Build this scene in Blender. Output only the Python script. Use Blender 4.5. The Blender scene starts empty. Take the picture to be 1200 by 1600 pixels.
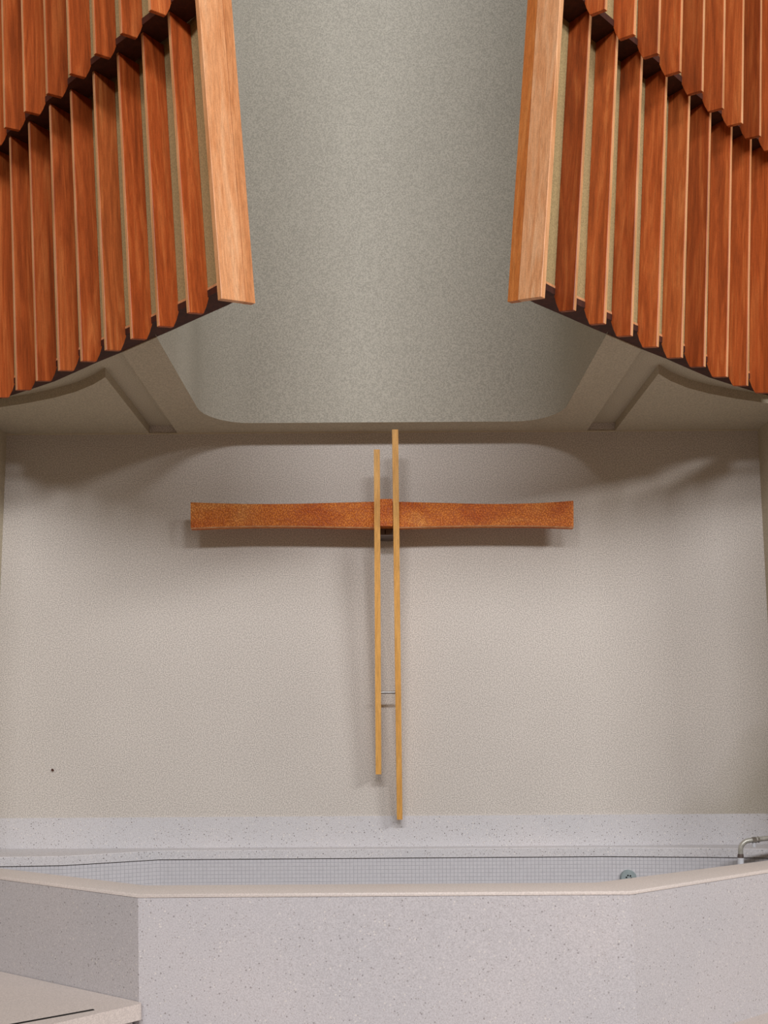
import bpy, bmesh, math, random
from mathutils import Vector, Matrix
random.seed(7)
sc = bpy.context.scene
COL = sc.collection
EYE = 1.43            # eye height above the chancel floor; heights "h" below are relative to the eye

# ------------------------------------------------------------------ camera
cam = bpy.data.cameras.new('camera'); cam_o = bpy.data.objects.new('camera', cam); COL.objects.link(cam_o)
cam.sensor_fit = 'HORIZONTAL'; cam.sensor_width = 36; cam.lens = 45
cam.shift_y = 0.2875
cam_o.location = (0, 0, EYE)
cam_o.rotation_euler = (Matrix.Rotation(math.radians(90), 3, 'X') @ Matrix.Rotation(-0.0060, 3, 'Z')).to_euler()
sc.camera = cam_o
cam.clip_start = 0.05

# ------------------------------------------------------------------ light
w = bpy.data.worlds.new('world'); sc.world = w; w.use_nodes = True
w.node_tree.nodes['Background'].inputs[0].default_value = (1.0, 0.72, 0.36, 1)
w.node_tree.nodes['Background'].inputs[1].default_value = 0.185

def area(name, loc, target, sx, sy, power, color):
    l = bpy.data.lights.new(name, 'AREA'); l.shape = 'RECTANGLE'; l.size = sx; l.size_y = sy
    l.energy = power; l.color = color
    o = bpy.data.objects.new(name, l); COL.objects.link(o); o.location = loc
    o.rotation_euler = (Vector(target) - Vector(loc)).to_track_quat('-Z', 'Y').to_euler()
    return o
area('clerestory_daylight', (0.6, -5.0, EYE + 6.35), (0.2, 5.8, EYE + 1.0), 8.5, 0.8, 1060, (0.97, 0.97, 1.0))
area('side_window_daylight', (8.0, -2.5, EYE + 5.3), (-0.5, 5.2, EYE + 0.6), 3.0, 0.8, 430, (1.0, 0.98, 0.97))

vs = sc.view_settings
vs.view_transform = 'Standard'; vs.look = 'None'; vs.gamma = 1; vs.use_curve_mapping = False; vs.exposure = 0.0

# ------------------------------------------------------------------ material helpers
def s2l(c):
    return tuple((v / 255 / 12.92 if v / 255 <= 0.04045 else ((v / 255 + 0.055) / 1.055) ** 2.4) for v in c) + (1,)

class NT:
    def __init__(s, name, rough=0.8, spec=0.3):
        s.m = bpy.data.materials.new(name); s.m.use_nodes = True
        s.t = s.m.node_tree; s.b = s.t.nodes['Principled BSDF']
        s.b.inputs['Roughness'].default_value = rough
        s.b.inputs['Specular IOR Level'].default_value = spec
    def n(s, typ, **kw):
        nd = s.t.nodes.new(typ)
        for k, v in kw.items():
            if hasattr(nd, k): setattr(nd, k, v)
        return nd
    def l(s, a, b): s.t.links.new(a, b)
    def coord(s, scale=(1, 1, 1), rnd=False):
        tc = s.n('ShaderNodeTexCoord'); mp = s.n('ShaderNodeMapping'); mp.inputs['Scale'].default_value = scale
        s.l(tc.outputs['Object'], mp.inputs['Vector'])
        if rnd:
            oi = s.n('ShaderNodeObjectInfo'); mu = s.n('ShaderNodeMath', operation='MULTIPLY'); mu.inputs[1].default_value = 37.0
            s.l(oi.outputs['Random'], mu.inputs[0])
            cb = s.n('ShaderNodeCombineXYZ')
            for i in range(3): s.l(mu.outputs[0], cb.inputs[i])
            s.l(cb.outputs[0], mp.inputs['Location'])
        return mp.outputs[0]
    def noise(s, vec, scale, detail=3, rough=0.5, dist=0.0):
        nd = s.n('ShaderNodeTexNoise'); nd.inputs['Scale'].default_value = scale; nd.inputs['Detail'].default_value = detail
        nd.inputs['Roughness'].default_value = rough; nd.inputs['Distortion'].default_value = dist
        s.l(vec, nd.inputs['Vector']); return nd.outputs['Fac']
    def ramp(s, fac, stops, interp='LINEAR'):
        r = s.n('ShaderNodeValToRGB'); r.color_ramp.interpolation = interp
        e = r.color_ramp.elements
        while len(e) < len(stops): e.new(0.5)
        for k, (p, c) in enumerate(stops): e[k].position = p; e[k].color = c if len(c) == 4 else c + (1,)
        s.l(fac, r.inputs['Fac']); return r.outputs['Color']
    def mix(s, fac, a, b, mode='MIX'):
        m = s.n('ShaderNodeMix', data_type='RGBA', blend_type=mode)
        for sock, v in ((m.inputs[0], fac), (m.inputs[6], a), (m.inputs[7], b)):
            if hasattr(v, 'links'): s.l(v, sock)
            elif isinstance(v, (int, float)): sock.default_value = v
            else: sock.default_value = v
        return m.outputs[2]
    def bump(s, h, strength, dist, prev=None):
        b = s.n('ShaderNodeBump'); b.inputs['Strength'].default_value = strength; b.inputs['Distance'].default_value = dist
        s.l(h, b.inputs['Height'])
        if prev is not None: s.l(prev, b.inputs['Normal'])
        s.l(b.outputs[0], s.b.inputs['Normal']); return b.outputs[0]
    def base(s, c):
        if hasattr(c, 'links'): s.l(c, s.b.inputs['Base Color'])
        else: s.b.inputs['Base Color'].default_value = c

def grey(v): return (v, v, v, 1)

def stucco(name, rgb, grain=0.16, stain=False):
    t = NT(name, 0.92, 0.15)
    v = t.coord()
    big = t.ramp(t.noise(v, 1.3, 3), [(0.3, grey(0.94)), (0.7, grey(1.0))])
    fine = t.ramp(t.noise(v, 150, 1, 0.6), [(0.38, grey(1 - grain * 1.7)), (0.62, grey(1 + grain * 0.8))])
    c = t.mix(1.0, s2l(rgb), big, 'MULTIPLY'); c = t.mix(1.0, c, fine, 'MULTIPLY')
    # sparse dark grains in the plaster
    vo = t.n('ShaderNodeTexVoronoi'); vo.inputs['Scale'].default_value = 30; t.l(v, vo.inputs['Vector'])
    sp = t.ramp(vo.outputs['Distance'], [(0.05, grey(1)), (0.09, grey(0))])
    c = t.mix(t.mix(1.0, sp, grey(0.35), 'MULTIPLY'), c, s2l((70, 62, 52)))
    if stain:     # damp-stained patch low on the right of the back wall
        g = t.n('ShaderNodeTexCoord'); sep = t.n('ShaderNodeSeparateXYZ'); t.l(g.outputs['Object'], sep.inputs[0])
        nx = t.noise(v, 3.0, 4)
        a = t.n('ShaderNodeMath', operation='MULTIPLY_ADD'); t.l(nx, a.inputs[0]); a.inputs[1].default_value = 0.45; t.l(sep.outputs['X'], a.inputs[2])
        b = t.n('ShaderNodeMath', operation='MULTIPLY_ADD'); t.l(sep.outputs['Z'], b.inputs[0]); b.inputs[1].default_value = -0.9; t.l(a.outputs[0], b.inputs[2])
        m = t.ramp(t_map(t, b.outputs[0], 1.18, 1.6), [(0.0, grey(0)), (1.0, grey(0.35))])
        c = t.mix(m, c, s2l((128, 118, 84)))
    t.base(c)
    t.bump(t.noise(v, 120, 4, 0.65), 0.35, 0.004)
    return t.m

def t_map(t, val, lo, hi):
    r = t.n('ShaderNodeMapRange'); r.inputs['From Min'].default_value = lo; r.inputs['From Max'].default_value = hi
    t.l(val, r.inputs['Value']); return r.outputs[0]

def terrazzo(name, rgb, speck=0.6, scale=46, rough=0.55):
    t = NT(name, rough, 0.3)
    v = t.coord()
    c = t.mix(1.0, s2l(rgb), t.ramp(t.noise(v, 1.7, 3), [(0.3, (0.93, 0.935, 0.95, 1)), (0.7, (1.0, 0.985, 0.985, 1))]), 'MULTIPLY')
    c = t.mix(1.0, c, t.ramp(t.noise(v, 160, 1), [(0.36, grey(0.88)), (0.64, grey(1.06))]), 'MULTIPLY')
    for k, (sca, lo, hi, col) in enumerate(((scale, 0.13, 0.19, (88, 78, 74)), (scale * 1.7, 0.14, 0.22, (140, 124, 116)), (scale * 0.9, 0.12, 0.2, (226, 220, 214)))):
        vo = t.n('ShaderNodeTexVoronoi'); vo.inputs['Scale'].default_value = sca
        mp = t.n('ShaderNodeMapping'); mp.inputs['Location'].default_value = (k * 3.3, k * 1.7, k * 5.1); t.l(v, mp.inputs[0]); t.l(mp.outputs[0], vo.inputs['Vector'])
        # each cell its own chip size, some cells without a chip
        sepc = t.n('ShaderNodeSeparateColor'); t.l(vo.outputs['Color'], sepc.inputs[0])
        dv = t.n('ShaderNodeMath', operation='DIVIDE'); t.l(vo.outputs['Distance'], dv.inputs[0])
        mx = t.n('ShaderNodeMath', operation='MAXIMUM'); t.l(sepc.outputs[0], mx.inputs[0]); mx.inputs[1].default_value = 0.05
        t.l(mx.outputs[0], dv.inputs[1])
        f = t.ramp(dv.outputs[0], [(lo * 1.35, grey(speck)), (hi * 1.35, grey(0))])
        c = t.mix(f, c, s2l(col))
    t.base(c)
    t.bump(t.noise(v, 150, 3), 0.15, 0.002)
    return t.m

def wood(name, dark, mid, light, rough=0.42, vary=0.35, axis='Z', spec=0.35):
    t = NT(name, rough, spec)
    sc_ = {'Z': (9, 9, 0.55), 'X': (0.55, 9, 9)}[axis]
    v = t.coord(sc_, rnd=True)
    g1 = t.noise(v, 2.2, 4, 0.55, 1.2)
    sc2 = {'Z': (60, 60, 2.2), 'X': (2.2, 60, 60)}[axis]
    v2 = t.coord(sc2, rnd=True)
    g2 = t.noise(v2, 2.5, 3, 0.6, 0.6)
    c = t.ramp(g1, [(0.28, s2l(dark)), (0.5, s2l(mid)), (0.72, s2l(light))])
    c = t.mix(1.0, c, t.ramp(g2, [(0.35, grey(0.80)), (0.6, grey(1.05))]), 'MULTIPLY')
    oi = t.n('ShaderNodeObjectInfo')
    tone = t.ramp(oi.outputs['Random'], [(0.0, (1 - vary, 1 - vary * 1.15, 1 - vary * 1.3, 1)), (0.35, grey(1.0)), (0.65, (1.0, 0.93, 0.86, 1)), (1.0, (1.0, 1 + vary * 0.4, 1 + vary * 0.6, 1))])
    c = t.mix(1.0, c, tone, 'MULTIPLY')
    fine = t.ramp(t.noise(t.coord(), 230, 2), [(0.35, grey(0.90)), (0.65, grey(1.05))])
    c = t.mix(1.0, c, fine, 'MULTIPLY')
    t.base(c); t.bump(g2, 0.12, 0.002)
    return t.m

def plain(name, rgb, rough=0.5, metal=0.0, spec=0.4, var=0.08, scale=60):
    t = NT(name, rough, spec); t.b.inputs['Metallic'].default_value = metal
    c = t.mix(1.0, s2l(rgb), t.ramp(t.noise(t.coord(), scale, 3), [(0.3, grey(1 - var)), (0.7, grey(1 + var * 0.4))]), 'MULTIPLY')
    t.base(c); return t.m

M = {}
M['stucco'] = stucco('grey_stucco', (206, 199, 192), stain=True)
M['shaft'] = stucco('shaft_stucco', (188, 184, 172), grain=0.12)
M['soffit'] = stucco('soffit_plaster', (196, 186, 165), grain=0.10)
M['terrazzo'] = terrazzo('speckled_terrazzo', (206, 204, 206), 0.95, 64)
M['terrazzo_front'] = terrazzo('pink_grey_terrazzo', (198, 195, 198), 0.5, 50)
M['coping'] = terrazzo('honed_coping', (212, 202, 196), 0.12, 50, 0.4)
M['tile'] = plain('glazed_white_tile', (200, 198, 202), 0.25, var=0.05, scale=40)
M['grout'] = plain('grey_grout', (178, 179, 184), 0.9)
M['cedar'] = wood('oiled_cedar', (146, 68, 30), (182, 88, 40), (208, 118, 62), vary=0.40)
M['pale'] = wood('pale_cedar', (206, 140, 92), (222, 162, 116), (232, 182, 140), vary=0.06)
M['amber'] = wood('amber_cedar', (180, 104, 48), (196, 122, 62), (208, 140, 80), vary=0.06)
M['honey'] = wood('honey_cedar', (190, 122, 76), (206, 140, 92), (218, 156, 108), vary=0.06)
M['edge'] = wood('planed_edge', (190, 128, 80), (210, 152, 106), (224, 172, 128), vary=0.1)
M['rail'] = wood('shade_brown_rail', (58, 28, 18), (70, 34, 22), (84, 42, 28), rough=0.7, vary=0.1)  # brown darkened to hold the shade of the unlit rail undersides
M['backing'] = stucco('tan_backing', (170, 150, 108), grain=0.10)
M['caulk'] = plain('pale_joint_filler', (206, 196, 174), 0.8)
M['rod'] = wood('honey_maple', (206, 148, 70), (216, 160, 82), (226, 174, 98), vary=0.05, rough=0.5)
M['steel'] = plain('brushed_steel', (168, 166, 164), 0.35, 0.9)
M['dark_steel'] = plain('dark_steel', (112, 100, 96), 0.5, 0.6)
M['black'] = plain('black_gap', (16, 15, 14), 0.8)
M['drain'] = plain('grey_green_cover', (148, 160, 162), 0.5, 0.2)
M['white'] = plain('white_plastic', (214, 216, 222), 0.4)
M['pipe'] = plain('weathered_pipe', (186, 184, 176), 0.35, 0.35, var=0.2, scale=50)
M['nave'] = wood('nave_floor', (92, 58, 36), (110, 72, 46), (124, 84, 56), axis='X', vary=0.05)
M['floor'] = terrazzo('beige_floor', (206, 196, 190), 0.25, 40)

# gouged crossbeam wood
t = NT('gouged_cherry', 0.5, 0.35)
v = t.coord((1, 1, 0.8))
vo = t.n('ShaderNodeTexVoronoi'); vo.inputs['Scale'].default_value = 120; t.l(v, vo.inputs['Vector'])
g = t.noise(t.coord((1.0, 1, 2.0)), 2.6, 3, 0.5, 0.8)
c = t.ramp(g, [(0.3, s2l((206, 108, 36))), (0.5, s2l((232, 144, 60))), (0.72, s2l((246, 178, 98)))])
c = t.mix(1.0, c, t.ramp(vo.outputs['Distance'], [(0.1, (1.15, 1.12, 1.1, 1)), (0.55, (0.60, 0.44, 0.34, 1))]), 'MULTIPLY')
t.base(c); t.bump(vo.outputs['Distance'], 0.7, 0.006)
M['beam'] = t.m

# ------------------------------------------------------------------ object helpers
def link(name, me, mat, parent=None):
    o = bpy.data.objects.new(name, me); COL.objects.link(o)
    for m_ in (mat if isinstance(mat, (list, tuple)) else [mat]): me.materials.append(M[m_])
    if parent is not None:
        o.parent = parent; o.matrix_parent_inverse = PM[parent.name].inverted()
    return o
PM = {}
def empty(name, loc):
    o = bpy.data.objects.new(name, None); COL.objects.link(o); o.location = loc; o.empty_display_size = 0.2
    PM[o.name] = Matrix.Translation(loc); return o
def tag(o, label=None, cat=None, group=None, kind=None):
    for k, v_ in (('label', label), ('category', cat), ('group', group), ('kind', kind)):
        if v_: o[k] = v_
    return o
def obj(name, bm, mat, parent=None, bevel=0, seg=2, smooth=False):
    if bevel:
        es = [e for e in bm.edges if len(e.link_faces) == 2 and e.calc_face_angle(0) > 0.5]
        bmesh.ops.bevel(bm, geom=es, offset=bevel, segments=seg, affect='EDGES', clamp_overlap=True)
    bmesh.ops.recalc_face_normals(bm, faces=bm.faces)
    me = bpy.data.meshes.new(name); bm.to_mesh(me); bm.free()
    if smooth:
        for p in me.polygons: p.use_smooth = True
    o = link(name, me, mat, parent)
    PM[o.name] = Matrix()
    return o
def V(x, y, h): return Vector((x, y, h + EYE))
def hexa(bm, p):      # 8 points: bottom loop 4, top loop 4
    vs_ = [bm.verts.new(q) for q in p]
    for f in ((3, 2, 1, 0), (4, 5, 6, 7), (0, 1, 5, 4), (1, 2, 6, 5), (2, 3, 7, 6), (3, 0, 4, 7)):
        bm.faces.new([vs_[i] for i in f])
    return vs_
def box(bm, x0, x1, y0, y1, h0, h1):
    return hexa(bm, [V(x0, y0, h0), V(x1, y0, h0), V(x1, y1, h0), V(x0, y1, h0), V(x0, y0, h1), V(x1, y0, h1), V(x1, y1, h1), V(x0, y1, h1)])
def prism(bm, plan, h0, h1):     # plan polygon extruded upwards
    n = len(plan)
    a = [bm.verts.new(V(x, y, h0)) for x, y in plan]; b = [bm.verts.new(V(x, y, h1)) for x, y in plan]
    bm.faces.new(a[::-1]); bm.faces.new(b)
    for i in range(n): bm.faces.new((a[i], a[(i + 1) % n], b[(i + 1) % n], b[i]))
def tube(bm, pts, r, n=16, cap=True):
    pts = [Vector(p) for p in pts]; rings = []
    for i, p in enumerate(pts):
        d = (pts[min(i + 1, len(pts) - 1)] - pts[max(i - 1, 0)]).normalized()
        up = Vector((0, 1, 0)) if abs(d.y) < 0.9 else Vector((1, 0, 0))
        a = d.cross(up).normalized(); b = d.cross(a)
        rr = r[i] if isinstance(r, (list, tuple)) else r
        rings.append([bm.verts.new(p + (a * math.cos(k * 2 * math.pi / n) + b * math.sin(k * 2 * math.pi / n)) * rr) for k in range(n)])
    for u, w_ in zip(rings, rings[1:]):
        for k in range(n): bm.faces.new((u[k], u[(k + 1) % n], w_[(k + 1) % n], w_[k]))
    if cap: bm.faces.new(rings[0][::-1]); bm.faces.new(rings[-1])
def interp(tab, x):
    if x <= tab[0][0]: a, b = tab[0], tab[1]
    elif x >= tab[-1][0]: a, b = tab[-2], tab[-1]
    else:
        for a, b in zip(tab, tab[1:]):
            if a[0] <= x <= b[0]: break
    return a[1] + (b[1] - a[1]) * (x - a[0]) / (b[0] - a[0])

# ------------------------------------------------------------------ the setting
TOPH = 5.3
bm = bmesh.new(); box(bm, -9, 9, 2.3, 6.2, -1.53, -1.43)
tag(obj('floor', bm, 'floor'), kind='structure')
bm = bmesh.new(); box(bm, -9, 9, -7, 2.3, -1.60, -1.42)
tag(obj('floor_nave', bm, 'nave'), kind='structure')

bm = bmesh.new(); box(bm, -2.8, 2.8, 6.0, 6.15, -1.43, 1.98)
tag(obj('wall_back', bm, 'stucco'), kind='structure')
bm = bmesh.new(); box(bm, -2.5, 2.5, 5.988, 6.0, -0.72, -0.519)
tag(obj('baseboard_back', bm, 'terrazzo', bevel=0.003), kind='structure')

bm = bmesh.new(); box(bm, -2.35, 2.35, 5.994, 6.0, 1.874, 1.88)
tag(obj('trim_1', bm, 'caulk'), kind='structure')
def side_wall(s):
    bm = bmesh.new()
    hexa(bm, [V(s * 2.50, 4.95, -1.43), V(s * 2.75, 4.95, -1.43), V(s * 2.75, 6.0, -1.43), V(s * 2.50, 6.0, -1.43),
              V(s * 2.347, 4.95, 1.88), V(s * 2.75, 4.95, 1.88), V(s * 2.75, 6.0, 1.88), V(s * 2.347, 6.0, 1.88)])
    return bm
tag(obj('wall_left', side_wall(-1), 'soffit'), kind='structure')
tag(obj('wall_right', side_wall(1), 'soffit'), kind='structure')

# plan curves (right half; mirrored for the left)
TIP1 = [(0.663, 3.937), (0.818, 4.060), (0.976, 4.193), (1.127, 4.324), (1.280, 4.450), (1.433, 4.580), (1.580, 4.696), (1.738, 4.832), (1.888, 4.958), (2.046, 5.066), (2.205, 5.170)]
LEAN = [0.068, 0.058, 0.048, 0.042, 0.038, 0.034, 0.028, 0.024, 0.020, 0.012, 0.008]
NX, NY = 0.65, -0.76             # horizontal direction in which the fins stand proud
TX, TY = 0.76, 0.65              # along the screen
D = 0.112
ROOT1 = [(x - D * NX, y - D * NY) for x, y in TIP1]
ROOT1[0] = (0.663 - 0.187 * NX, 3.937 - 0.187 * NY)
def curve(off, x0=None, x1=2.35):
    """plan line of the backing, pushed off metres towards the viewer side"""
    base = [(x + NX * off, y + NY * off) for x, y in [(0.628, 4.032)] + ROOT1[1:] + [(2.30, 5.36)]]
    return base

def opening_arc(n=8):
    pts = [(0.0, 5.81), (0.80, 5.81)]
    for k in range(1, n + 1):
        a = k / n * math.pi / 2
        pts.append((0.80 + 0.265 * math.sin(a), 5.53 + 0.28 * math.cos(a)))
    return pts
ARC = opening_arc()
ARCO = [(0.0, 5.811)] + [(x + (0.0 if y > 5.805 else 0.001), y + 0.001) for x, y in ARC[1:]]
BACKLINE = curve(-0.10)           # rear edge of the rail under the screens
def backline_y(x): return interp(BACKLINE, x)

# ceiling slab (upper level, floor of the recess seen from below)
def mir(pl, s): return [(s * x, y) for x, y in pl]
ceil = empty('ceiling', V(0, 5.2, 1.93)); tag(ceil, kind='structure')
for s in (-1, 1):
    side = [(1.065, backline_y(1.065))] + [p for p in BACKLINE if p[0] > 1.07]
    bm = bmesh.new(); prism(bm, mir(ARCO + side + [(2.6, 5.6), (2.6, 6.1), (0.0, 6.1)], s), 1.93, 2.03)
    obj('recess_panel', bm, 'soffit', ceil)
    # lower strip between the shaft and the recess
    strip = ARCO + [(1.065, backline_y(1.065)), (1.28, backline_y(1.28)), (1.28, 6.0), (0.0, 6.0)]
    bm = bmesh.new(); prism(bm, mir(strip, s), 1.88, 1.93)
    obj('soffit_strip', bm, 'soffit', ceil)
    # lower panel beyond the recess, its front edge bowed like the screen
    pan = [(1.455, 6.0), (1.455, 5.05), (1.55, 5.155), (1.68, 5.265), (1.83, 5.355), (2.0, 5.435), (2.2, 5.51), (2.4, 5.57), (2.4, 6.0)]
    bm = bmesh.new(); prism(bm, mir(pan, s), 1.88, 1.93)
    obj('soffit_panel', bm, 'soffit', ceil)

# light shaft above the opening
path = [(-x, y) for x, y in ARC[::-1]][:-1] + ARC[1:]
path = [(-1.065, backline_y(1.065) - 0.02)] + path + [(1.065, backline_y(1.065) - 0.02)]
bm = bmesh.new()
def out(p):
    if p[0] <= -1.06: return (p[0] - 0.1, p[1])
    if p[0] >= 1.06: return (p[0] + 0.1, p[1])
    return (p[0] * 1.09 if abs(p[0]) > 0.8 else p[0], p[1] + 0.1)
ins = [[bm.verts.new(V(x, y, h)) for x, y in path] for h in (1.8795, TOPH)]
ous = [[bm.verts.new(V(*out(p), h)) for p in path] for h in (2.035, TOPH)]
for i in range(len(path) - 1):
    for A in (ins, ous): bm.faces.new((A[0][i], A[0][i + 1], A[1][i + 1], A[1][i]))
    for k in (0, 1): bm.faces.new((ins[k][i], ins[k][i + 1], ous[k][i + 1], ous[k][i]))
for i in (0, -1): bm.faces.new((ins[0][i], ous[0][i], ous[1][i], ins[1][i]))
o = obj('wall_shaft', bm, 'shaft'); tag(o, kind='structure')
for i, p in enumerate(o.data.polygons): p.use_smooth = abs(p.normal.z) < 0.5
o.data.set_sharp_from_angle(angle=math.radians(40))
# inner rim of the opening, continuing the shaft down to the soffit is the slab edge itself
bm = bmesh.new(); box(bm, -2.6, 2.6, 3.6, 6.1, TOPH, TOPH + 0.1)
tag(obj('ceiling_shaft', bm, 'shaft'), kind='structure')

# ------------------------------------------------------------------ slatted screens
def fin_mesh(root, n, depth, h_tip, h_top, thick, rise_a, rise_b, slope, chamfer=True, part=(0.0, 1.0)):
    """a board standing proud of the backing; slope slides it along the screen as it rises"""
    bm = bmesh.new()
    tip = (root[0] + n[0] * depth, root[1] + n[1] * depth)
    def P(u, h, side):     # u: distance from the tip towards the root
        sl = slope * (h - h_tip)
        x = tip[0] - n[0] * u + TX * (sl + side * thick / 2); y = tip[1] - n[1] * u + TY * (sl + side * thick / 2)
        return V(x, y, h)
    u0, u1 = part[0] * depth, part[1] * depth
    if chamfer:
        prof = [(0, h_tip), (depth * 0.70, h_tip + rise_a), (depth * 0.86, h_tip + rise_a + (rise_b - rise_a) * 0.50), (depth, h_tip + rise_b), (depth, h_top), (0, h_top)]
    else:
        r = rise_b - 0
        prof = [(u0, h_tip + r * u0 / depth), (u1, h_tip + r * u1 / depth), (u1, h_top), (u0, h_top)]
    a = [bm.verts.new(P(u, h, -1)) for u, h in prof]; b = [bm.verts.new(P(u, h, 1)) for u, h in prof]
    bm.faces.new(a); bm.faces.new(b[::-1])
    k = len(prof)
    for i in range(k):
        f = bm.faces.new((a[i], b[i], b[(i + 1) % k], a[(i + 1) % k]))
        if i == k - 1 and u0 == 0: f.material_index = 1      # planed front edge
    return bm
def mirror(bm, s):
    if s < 0:
        for v_ in bm.verts: v_.co.x = -v_.co.x
        bmesh.ops.reverse_faces(bm, faces=bm.faces)
    return bm
def sheet(bm, line, thick, h0, h1, leans=None):
    """backing sheet following a plan line; the inner end may lean"""
    n = len(line)
    def q(i, h, off):
        x, y = line[i]; sl = (leans[min(i, len(leans) - 1)] if leans else 0) * (h - h0)
        return V(x + TX * sl - NX * off, y + TY * sl - NY * off, h)
    G = [[bm.verts.new(q(i, h, off)) for i in range(n)] for h, off in ((h0, 0), (h1, 0), (h1, thick), (h0, thick))]
    for k in range(4):
        A, B = G[k], G[(k + 1) % 4]
        for i in range(n - 1): bm.faces.new((A[i], A[i + 1], B[i + 1], B[i]))
    bm.faces.new([G[k][0] for k in range(4)]); bm.faces.new([G[k][-1] for k in (3, 2, 1, 0)])

SL1 = [LEAN[i] / (0.76 - 0.65 * TIP1[i][0] / TIP1[i][1]) for i in range(len(TIP1))]
def SLOPE2(x): return interp([(0.66, 0.05), (1.3, 0.032), (2.1, 0.008)], x)
TIP2 = {1: [(0.800, 3.890), (0.948, 4.020), (1.106, 4.165), (1.243, 4.283), (1.377, 4.400), (1.523, 4.535), (1.665, 4.661), (1.800, 4.775), (1.931, 4.879), (2.070, 4.985)],
        -1: [(0.805, 3.875), (0.960, 4.008), (1.116, 4.139), (1.266, 4.262), (1.419, 4.390), (1.571, 4.525), (1.724, 4.653), (1.869, 4.775), (2.010, 4.895)]}
H1, H2 = 1.78, 3.02
R1, R2 = 1.885, 3.115             # underside of the two rails
side_word = {-1: 'left', 1: 'right'}
for s in (-1, 1):
    scr = empty('slatted_screen', V(s * 1.4, 4.7, R1))
    tag(scr, 'lower tier of upright reddish cedar fins with pale inner end board, %s of the shaft' % side_word[s], 'wood screen')
    bm = bmesh.new(); sheet(bm, curve(0.0), 0.03, R1 + 0.035, TOPH, [0.104] + SL1[1:]); obj('backing', mirror(bm, s), 'backing', scr)
    bm = bmesh.new(); sheet(bm, curve(0.004), 0.014, R1 + 0.028, R1 + 0.040); obj('bead', mirror(bm, s), 'edge', scr)
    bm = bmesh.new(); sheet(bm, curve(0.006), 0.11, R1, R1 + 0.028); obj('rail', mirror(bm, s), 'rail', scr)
    # end board: two boards edge to edge
    sl = LEAN[0] / (0.76 - 0.65 * 0.165)
    bm = fin_mesh(ROOT1[0], (NX, NY), 0.187, H1 + 0.0, TOPH, 0.026, 0, 0.046, sl, False, (0.0, 0.72 if s < 0 else 0.69))
    bmesh.ops.bevel(bm, geom=bm.edges[:], offset=0.002, segments=1, affect='EDGES')
    eb = obj('end_board', mirror(bm, s), ['pale', 'edge'], scr)
    eb['label'] = 'wide pale end board nearest the shaft'
    bm = fin_mesh(ROOT1[0], (NX, NY), 0.187, H1 + 0.0, TOPH, 0.026, 0, 0.046, sl, False, (0.725 if s < 0 else 0.695, 1.0))
    ab = obj('edge_strip', mirror(bm, s), 'amber' if s > 0 else 'honey', eb)
    for i in range(1, len(TIP1)):
        x, y = TIP1[i]; sl = LEAN[i] / (0.76 - 0.65 * x / y)
        bm = fin_mesh(ROOT1[i], (NX, NY), D, H1, R2, 0.019, 0.021, 0.10, sl)
        bmesh.ops.bevel(bm, geom=[e for e in bm.edges], offset=0.0018, segments=1, affect='EDGES')
        f = obj('fin', mirror(bm, s), ['cedar', 'edge'], scr)
    scr2 = empty('slatted_screen', V(s * 1.4, 4.55, R2))
    tag(scr2, 'upper tier of cedar fins overhanging the lower fins, %s of the shaft at the top' % side_word[s], 'wood screen')
    tips = TIP2[s][1:]
    line = [(x - D * NX, y - D * NY) for x, y in tips]
    line = [(line[0][0] - 0.066, line[0][1] - 0.056)] + line + [(line[-1][0] + 0.25, line[-1][1] + 0.2)]
    bm = bmesh.new(); sheet(bm, line, 0.03, R2 + 0.03, TOPH, [0.104] + [SLOPE2(x) / (0.76 - 0.65 * x / y) for x, y in tips] + [0.0]); obj('backing', mirror(bm, s), 'backing', scr2)
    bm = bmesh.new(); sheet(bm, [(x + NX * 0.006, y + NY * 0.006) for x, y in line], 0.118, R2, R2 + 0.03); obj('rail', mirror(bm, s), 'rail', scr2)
    for i, (x, y) in enumerate(tips):
        lean = SLOPE2(x); sl = lean / (0.76 - 0.65 * x / y)
        bm = fin_mesh((x - D * NX, y - D * NY), (NX, NY), D, H2, TOPH, 0.019, 0.021, 0.10, sl)
        bmesh.ops.bevel(bm, geom=[e for e in bm.edges], offset=0.0018, segments=1, affect='EDGES')
        obj('fin', mirror(bm, s), ['cedar', 'edge'], scr2)

# ------------------------------------------------------------------ wall cross
cr = empty('wall_cross', V(0, 5.9, -0.53))
tag(cr, 'tall wooden cross of two upright rods and a carved crossbeam on the stucco wall', 'cross')
tops = [(-1.1630, 1.4043), (-1.0826, 1.4007), (-0.9805, 1.3970), (-0.8764, 1.3934), (-0.7867, 1.3919), (-0.6392, 1.3909), (-0.4959, 1.3919), (-0.2578, 1.3970), (-0.0309, 1.4012), (0.1031, 1.3996), (0.2474, 1.3950), (0.3959, 1.3909), (0.5155, 1.3862), (0.6279, 1.3836), (0.7836, 1.3831), (0.9382, 1.3867), (1.0620, 1.3929), (1.1558, 1.4001)]
bots = [(-1.1630, 1.2424), (-0.9805, 1.2486), (-0.7867, 1.2522), (-0.6392, 1.2517), (-0.4959, 1.2501), (-0.2578, 1.2439), (-0.0309, 1.2393), (0.1031, 1.2393), (0.2474, 1.2424), (0.3959, 1.2450), (0.6279, 1.2465), (0.9382, 1.2434), (1.0620, 1.2383), (1.1558, 1.2341)]
bm = bmesh.new(); N = 72; rings = []
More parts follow.
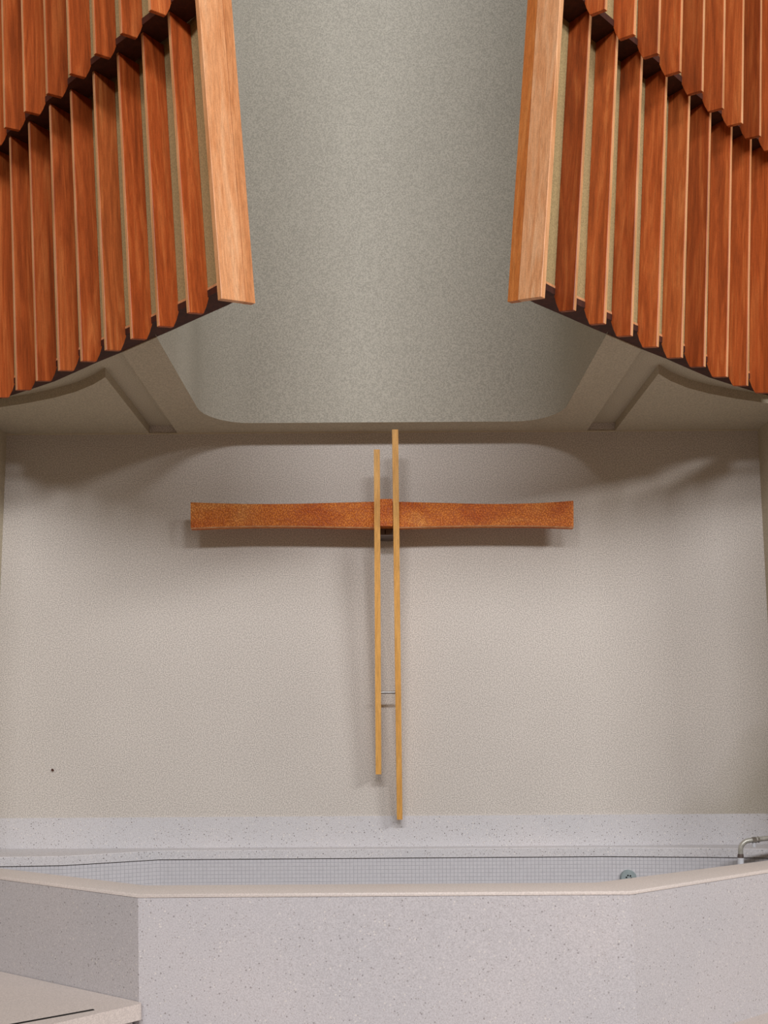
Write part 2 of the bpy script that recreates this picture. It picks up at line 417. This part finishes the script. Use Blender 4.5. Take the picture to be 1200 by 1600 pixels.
for k in range(N + 1):
    x = -1.163 + (1.1558 + 1.163) * k / N
    ht, hb = interp(tops, x), interp(bots, x)
    ring = [V(x, 5.820, hb), V(x, 5.815, hb + 0.007), V(x, 5.813, (ht + hb) / 2), V(x, 5.815, ht - 0.004), V(x, 5.819, ht), V(x, 5.86, ht), V(x, 5.86, hb)]
    rings.append([bm.verts.new(p) for p in ring])
for a, b in zip(rings, rings[1:]):
    for i in range(7): bm.faces.new((a[i], a[(i + 1) % 7], b[(i + 1) % 7], b[i]))
bm.faces.new(rings[0]); bm.faces.new(rings[-1][::-1])
for f in bm.faces:
    if len(f.verts) == 4 and all(v_.co.z - EYE < 1.26 and v_.co.y < 5.83 for v_ in f.verts): f.material_index = 1
obj('crossbeam', bm, ['beam', 'edge'], cr)
bm = bmesh.new(); box(bm, -0.0150, 0.0595, 5.747, 5.812, 1.238, 1.400)
cb = obj('centre_block', bm, 'beam', cr, bevel=0.002, seg=1)
def rodm(x0, h0, y0, w0, x1, h1, y1, w1, dep):
    bm = bmesh.new()
    hexa(bm, [V(x0 - w0 / 2, y0, h0), V(x0 + w0 / 2, y0, h0), V(x0 + w0 / 2, y0 + dep, h0), V(x0 - w0 / 2, y0 + dep, h0),
              V(x1 - w1 / 2, y1, h1), V(x1 + w1 / 2, y1, h1), V(x1 + w1 / 2, y1 + dep, h1), V(x1 - w1 / 2, y1 + dep, h1)])
    return bm
a = obj('upright_rod', rodm(-0.0349, -0.2535, 5.860, 0.0345, -0.0328, 1.690, 5.724, 0.0360, 0.068), 'rod', cr, bevel=0.0015, seg=1)
a['label'] = 'shorter left upright rod'
a = obj('upright_rod', rodm(0.0931, -0.5335, 5.890, 0.0335, 0.0772, 1.806, 5.716, 0.0365, 0.068), 'rod', cr, bevel=0.0015, seg=1)
a['label'] = 'longer right upright rod'
bm = bmesh.new(); tube(bm, [V(-0.02, 5.86, 0.2465), V(0.078, 5.86, 0.2465)], 0.0085, 20)
obj('connecting_pin', bm, 'steel', cr, smooth=False)
bm = bmesh.new(); box(bm, -0.02, 0.075, 5.83, 5.999, 1.198, 1.240)
br = obj('wall_bracket', bm, 'dark_steel', cr, bevel=0.002, seg=1)
bm = bmesh.new(); box(bm, 0.012, 0.018, 5.8285, 5.8302, 1.207, 1.232)
so = obj('slot', bm, 'black', br)

# ------------------------------------------------------------------ baptismal pool
RIM = -0.71
pool = empty('baptismal_pool', V(0, 5.0, -1.43))
tag(pool, 'faceted terrazzo baptismal pool with beige coping and white mosaic lining below the cross', 'pool')
# outer front faces (slightly leaning at the right-hand corner)
outT = [(-2.465, 5.195), (-1.10, 4.275), (1.098, 4.280), (2.465, 5.282)]
outB = [(-2.465, 5.195), (-1.098, 4.275), (1.130, 4.275), (2.475, 5.262)]
inn = [(-2.465, 5.40), (-1.125, 4.515), (0.985, 4.515), (2.465, 5.497)]
bm = bmesh.new()
T = [bm.verts.new(V(x, y, RIM - 0.02)) for x, y in outT]; B = [bm.verts.new(V(x, y, -1.43)) for x, y in outB]
IT = [bm.verts.new(V(x, y, RIM - 0.02)) for x, y in inn]; IB = [bm.verts.new(V(x, y, -1.43)) for x, y in inn]
for i in range(3):
    bm.faces.new((B[i], B[i + 1], T[i + 1], T[i])); bm.faces.new((IB[i + 1], IB[i], IT[i], IT[i + 1]))
    bm.faces.new((T[i], T[i + 1], IT[i + 1], IT[i])); bm.faces.new((B[i + 1], B[i], IB[i], IB[i + 1]))
bm.faces.new((T[0], IT[0], IB[0], B[0])); bm.faces.new((T[3], B[3], IB[3], IT[3]))
obj('front_wall', bm, 'terrazzo_front', pool, bevel=0.004)
# coping with a rounded nose, swept along the facets
def offs(line, d):     # move a plan polyline d towards the viewer
    res = []
    for i, (x, y) in enumerate(line):
        ns = []
        for a_, b_ in ((i - 1, i), (i, i + 1)):
            if 0 <= a_ and b_ < len(line):
                dx, dy = line[b_][0] - line[a_][0], line[b_][1] - line[a_][1]; L = math.hypot(dx, dy); ns.append((dy / L, -dx / L))
        nx, ny = sum(n_[0] for n_ in ns), sum(n_[1] for n_ in ns); L = math.hypot(nx, ny); nx /= L; ny /= L
        c_ = nx * ns[0][0] + ny * ns[0][1]
        res.append((x + nx * d / c_, y + ny * d / c_))
    return res
def sweep(lines_h, mat, name, parent, smooth=True):
    bm = bmesh.new(); R = [[bm.verts.new(V(x, y, h)) for x, y in ln] for ln, h in lines_h]
    n = len(R[0])
    for k in range(len(R)):
        A, B_ = R[k], R[(k + 1) % len(R)]
        for i in range(n - 1): bm.faces.new((A[i], A[i + 1], B_[i + 1], B_[i]))
    bm.faces.new([r[0] for r in R]); bm.faces.new([r[-1] for r in R][::-1])
    o = obj(name, bm, mat, parent)
    if smooth:
        for p in o.data.polygons: p.use_smooth = True
        o.data.set_sharp_from_angle(angle=math.radians(35))
    return o
sec = [(inn, RIM - 0.03), (inn, RIM - 0.006), (offs(inn, 0.006), RIM)]
sec += [(offs(outT, -0.010), RIM), (offs(outT, -0.003), RIM - 0.003), (offs(outT, 0.001), RIM - 0.010), (offs(outT, 0.001), RIM - 0.018), (offs(outT, -0.004), RIM - 0.019999)]
sweep(sec, 'coping', 'coping', pool)
# rear ledge with its terrazzo nosing
rear = [(-2.465, 5.572), (-1.886, 5.618), (-1.370, 5.853), (1.345, 5.880), (1.935, 5.820), (2.465, 5.727)]
wallp = [(-2.465, 5.985), (-1.886, 5.99), (-1.37, 5.99), (1.345, 5.99), (1.935, 5.99), (2.465, 5.985)]
sweep([(rear, RIM - 0.054), (rear, RIM - 0.004), (offs(rear, -0.004), RIM), (wallp, RIM), (wallp, RIM - 0.054)], 'terrazzo', 'rear_ledge', pool)
sweep([(offs(rear, -0.002), RIM - 0.0541), (offs(rear, -0.03), RIM - 0.0541), (offs(rear, -0.03), -1.36), (offs(rear, -0.012), -1.36), (offs(rear, -0.012), RIM - 0.06), (offs(rear, -0.012), RIM - 0.0545)][1:5], 'grout', 'rear_lining', pool, False)
bm = bmesh.new(); prism(bm, rear[::-1] + inn, -1.43, -1.36)
obj('pool_floor', bm, 'grout', pool)
# mosaic: small tiles, joints recessed; joined because each is only a few pixels
def mosaic(line, h_top, h_bot, toward, pitch=0.0235, gap=0.0013, relief=0.0012, skip=None):
    verts, faces = [], []
    for (x0, y0), (x1, y1) in zip(line, line[1:]):
        L = math.hypot(x1 - x0, y1 - y0); dx, dy = (x1 - x0) / L, (y1 - y0) / L
        nx, ny = (dy, -dx) if toward else (-dy, dx)
        n = int(L / pitch); p = L / n; rows = int((h_top - h_bot) / pitch)
        for i in range(n):
            for j in range(rows):
                z1 = h_top - j * pitch - gap / 2 + EYE; z0 = z1 - pitch + gap
                a, b = i * p + gap / 2, (i + 1) * p - gap / 2
                r = relief + random.uniform(-0.0003, 0.0003); e = 0.001
                k = len(verts)
                for (aa, bb, zz0, zz1, rr) in ((a, b, z0, z1, 0), (a + e, b - e, z0 + e, z1 - e, r)):
                    for (u, z) in ((aa, zz0), (bb, zz0), (bb, zz1), (aa, zz1)):
                        verts.append((x0 + dx * u + nx * rr, y0 + dy * u + ny * rr, z))
                faces += [(k + 4, k + 5, k + 6, k + 7)] + [(k + q, k + (q + 1) % 4, k + 4 + (q + 1) % 4, k + 4 + q) for q in range(4)]
    return verts, faces
def mesh_obj(name, vf, mat, parent):
    me = bpy.data.meshes.new(name); me.from_pydata(vf[0], [], vf[1]); me.update()
    return link(name, me, mat, parent)
a = mesh_obj('mosaic_tiles', mosaic(offs(rear, -0.0115), RIM - 0.0575, -1.36, True), 'tile', pool); a['kind'] = 'stuff'
a = mesh_obj('mosaic_tiles', mosaic(offs(inn, -0.0005), RIM - 0.05, -1.36, False), 'tile', pool); a['kind'] = 'stuff'

# overflow cover on the rear lining
dr = empty('overflow_drain', V(1.488, 5.87, -0.895))
tag(dr, 'round grey overflow drain cover with small holes on the pool tiles', 'drain')
bm = bmesh.new(); cy = 5.868
tube(bm, [V(1.488, cy + 0.012, -0.895), V(1.488, cy - 0.006, -0.895), V(1.488, cy - 0.012, -0.895), V(1.488, cy - 0.013, -0.895)], [0.049, 0.049, 0.044, 0.02], 32)
obj('cover_plate', bm, 'drain', dr)
for k in range(6):
    an = k * math.pi / 3 + math.pi / 6 + 0.35
    bm = bmesh.new(); px, ph = 1.488 + 0.015 * math.cos(an), -0.893 + 0.015 * math.sin(an)
    tube(bm, [V(px, cy - 0.0105, ph), V(px, cy - 0.0142, ph)], 0.0052, 10)
    obj('hole', bm, 'black', dr)

# water pipe at the right end of the pool
pp = empty('filling_pipe', V(2.057, 5.55, -1.36))
tag(pp, 'bent weathered metal filling pipe with white collar at the right end of the pool', 'pipe')
bm = bmesh.new(); pts = [V(2.057, 5.55, -1.30), V(2.057, 5.55, -0.69)]
for k in range(1, 9):
    an = k / 8 * math.radians(83); pts.append(V(2.057 + 0.055 * (1 - math.cos(an)), 5.55, -0.69 + 0.055 * math.sin(an)))
e = pts[-1]; pts.append(e + Vector((0.36, 0.0, 0.042)))
tube(bm, pts, 0.0145, 18); obj('pipe', bm, 'pipe', pp, smooth=True)
bm = bmesh.new(); tube(bm, [V(2.057, 5.55, -1.36), V(2.057, 5.55, -0.735)], 0.018, 20); obj('collar', bm, 'white', pp)
bm = bmesh.new(); tube(bm, [V(2.057, 5.55, -0.7355), V(2.057, 5.55, -0.728), V(2.057, 5.55, -0.712)], [0.0175, 0.0175, 0.016], 20); obj('nut', bm, 'dark_steel', pp)
bm = bmesh.new(); d = Vector((1, 0, 0.117)).normalized(); q = V(2.135, 5.55, -0.6335)
tube(bm, [q - d * 0.012, q + d * 0.012], 0.019, 6); tube(bm, [q + d * 0.02, q + d * 0.03], 0.018, 6); obj('coupling', bm, 'steel', pp)
bm = bmesh.new(); tube(bm, [V(2.135, 5.55, -0.648), V(2.135, 5.55, -0.672)], 0.010, 14); obj('drain_plug', bm, 'white', pp)

# ledge at the lower left
lg = empty('stone_ledge', V(-1.8, 4.1, -1.43))
tag(lg, 'pale stone ledge with a narrow black slot below the shaded left pool facet', 'ledge')
def rounded(pl, i, r=0.03, n=6):
    p = Vector(pl[i]); a = Vector(pl[i - 1]); b = Vector(pl[(i + 1) % len(pl)])
    pa = p + (a - p).normalized() * r; pb = p + (b - p).normalized() * r
    return [tuple(pa * (1 - t_) ** 2 + p * 2 * t_ * (1 - t_) + pb * t_ ** 2) for t_ in [k / n for k in range(n + 1)]]
plan = [(-2.47, 5.19), (-1.115, 4.282), (-1.073, 4.250), (-2.62, 2.690)]
plan = plan[:2] + rounded(plan, 2, 0.022) + plan[3:]
bm = bmesh.new(); prism(bm, plan, -1.262, -1.19); obj('slab', bm, 'coping', lg, bevel=0.008, seg=3)
plan2 = [(-2.46, 5.17), (-1.13, 4.29), (-1.12, 4.24), (-2.60, 2.76)]
bm = bmesh.new(); prism(bm, plan2, -1.43, -1.262); obj('riser', bm, 'terrazzo_front', lg)
bm = bmesh.new()
p0, p1 = Vector((-1.262, 4.153)), Vector((-2.50, 3.225)); dd = (p1 - p0).normalized(); nn = Vector((-dd.y, dd.x)) * 0.0105
prism(bm, [tuple(p0 + nn), tuple(p0 - nn), tuple(p1 - nn), tuple(p1 + nn)], -1.195, -1.1892); obj('slot', bm, 'black', lg)

# rusty nail stub in the wall
bm = bmesh.new(); tube(bm, [V(-2.067, 6.0, -0.222), V(-2.069, 5.988, -0.219), V(-2.069, 5.985, -0.219)], [0.004, 0.005, 0.008], 10)
tag(obj('nail', bm, 'rail'), 'tiny dark nail stub low on the left of the stucco wall', 'nail')
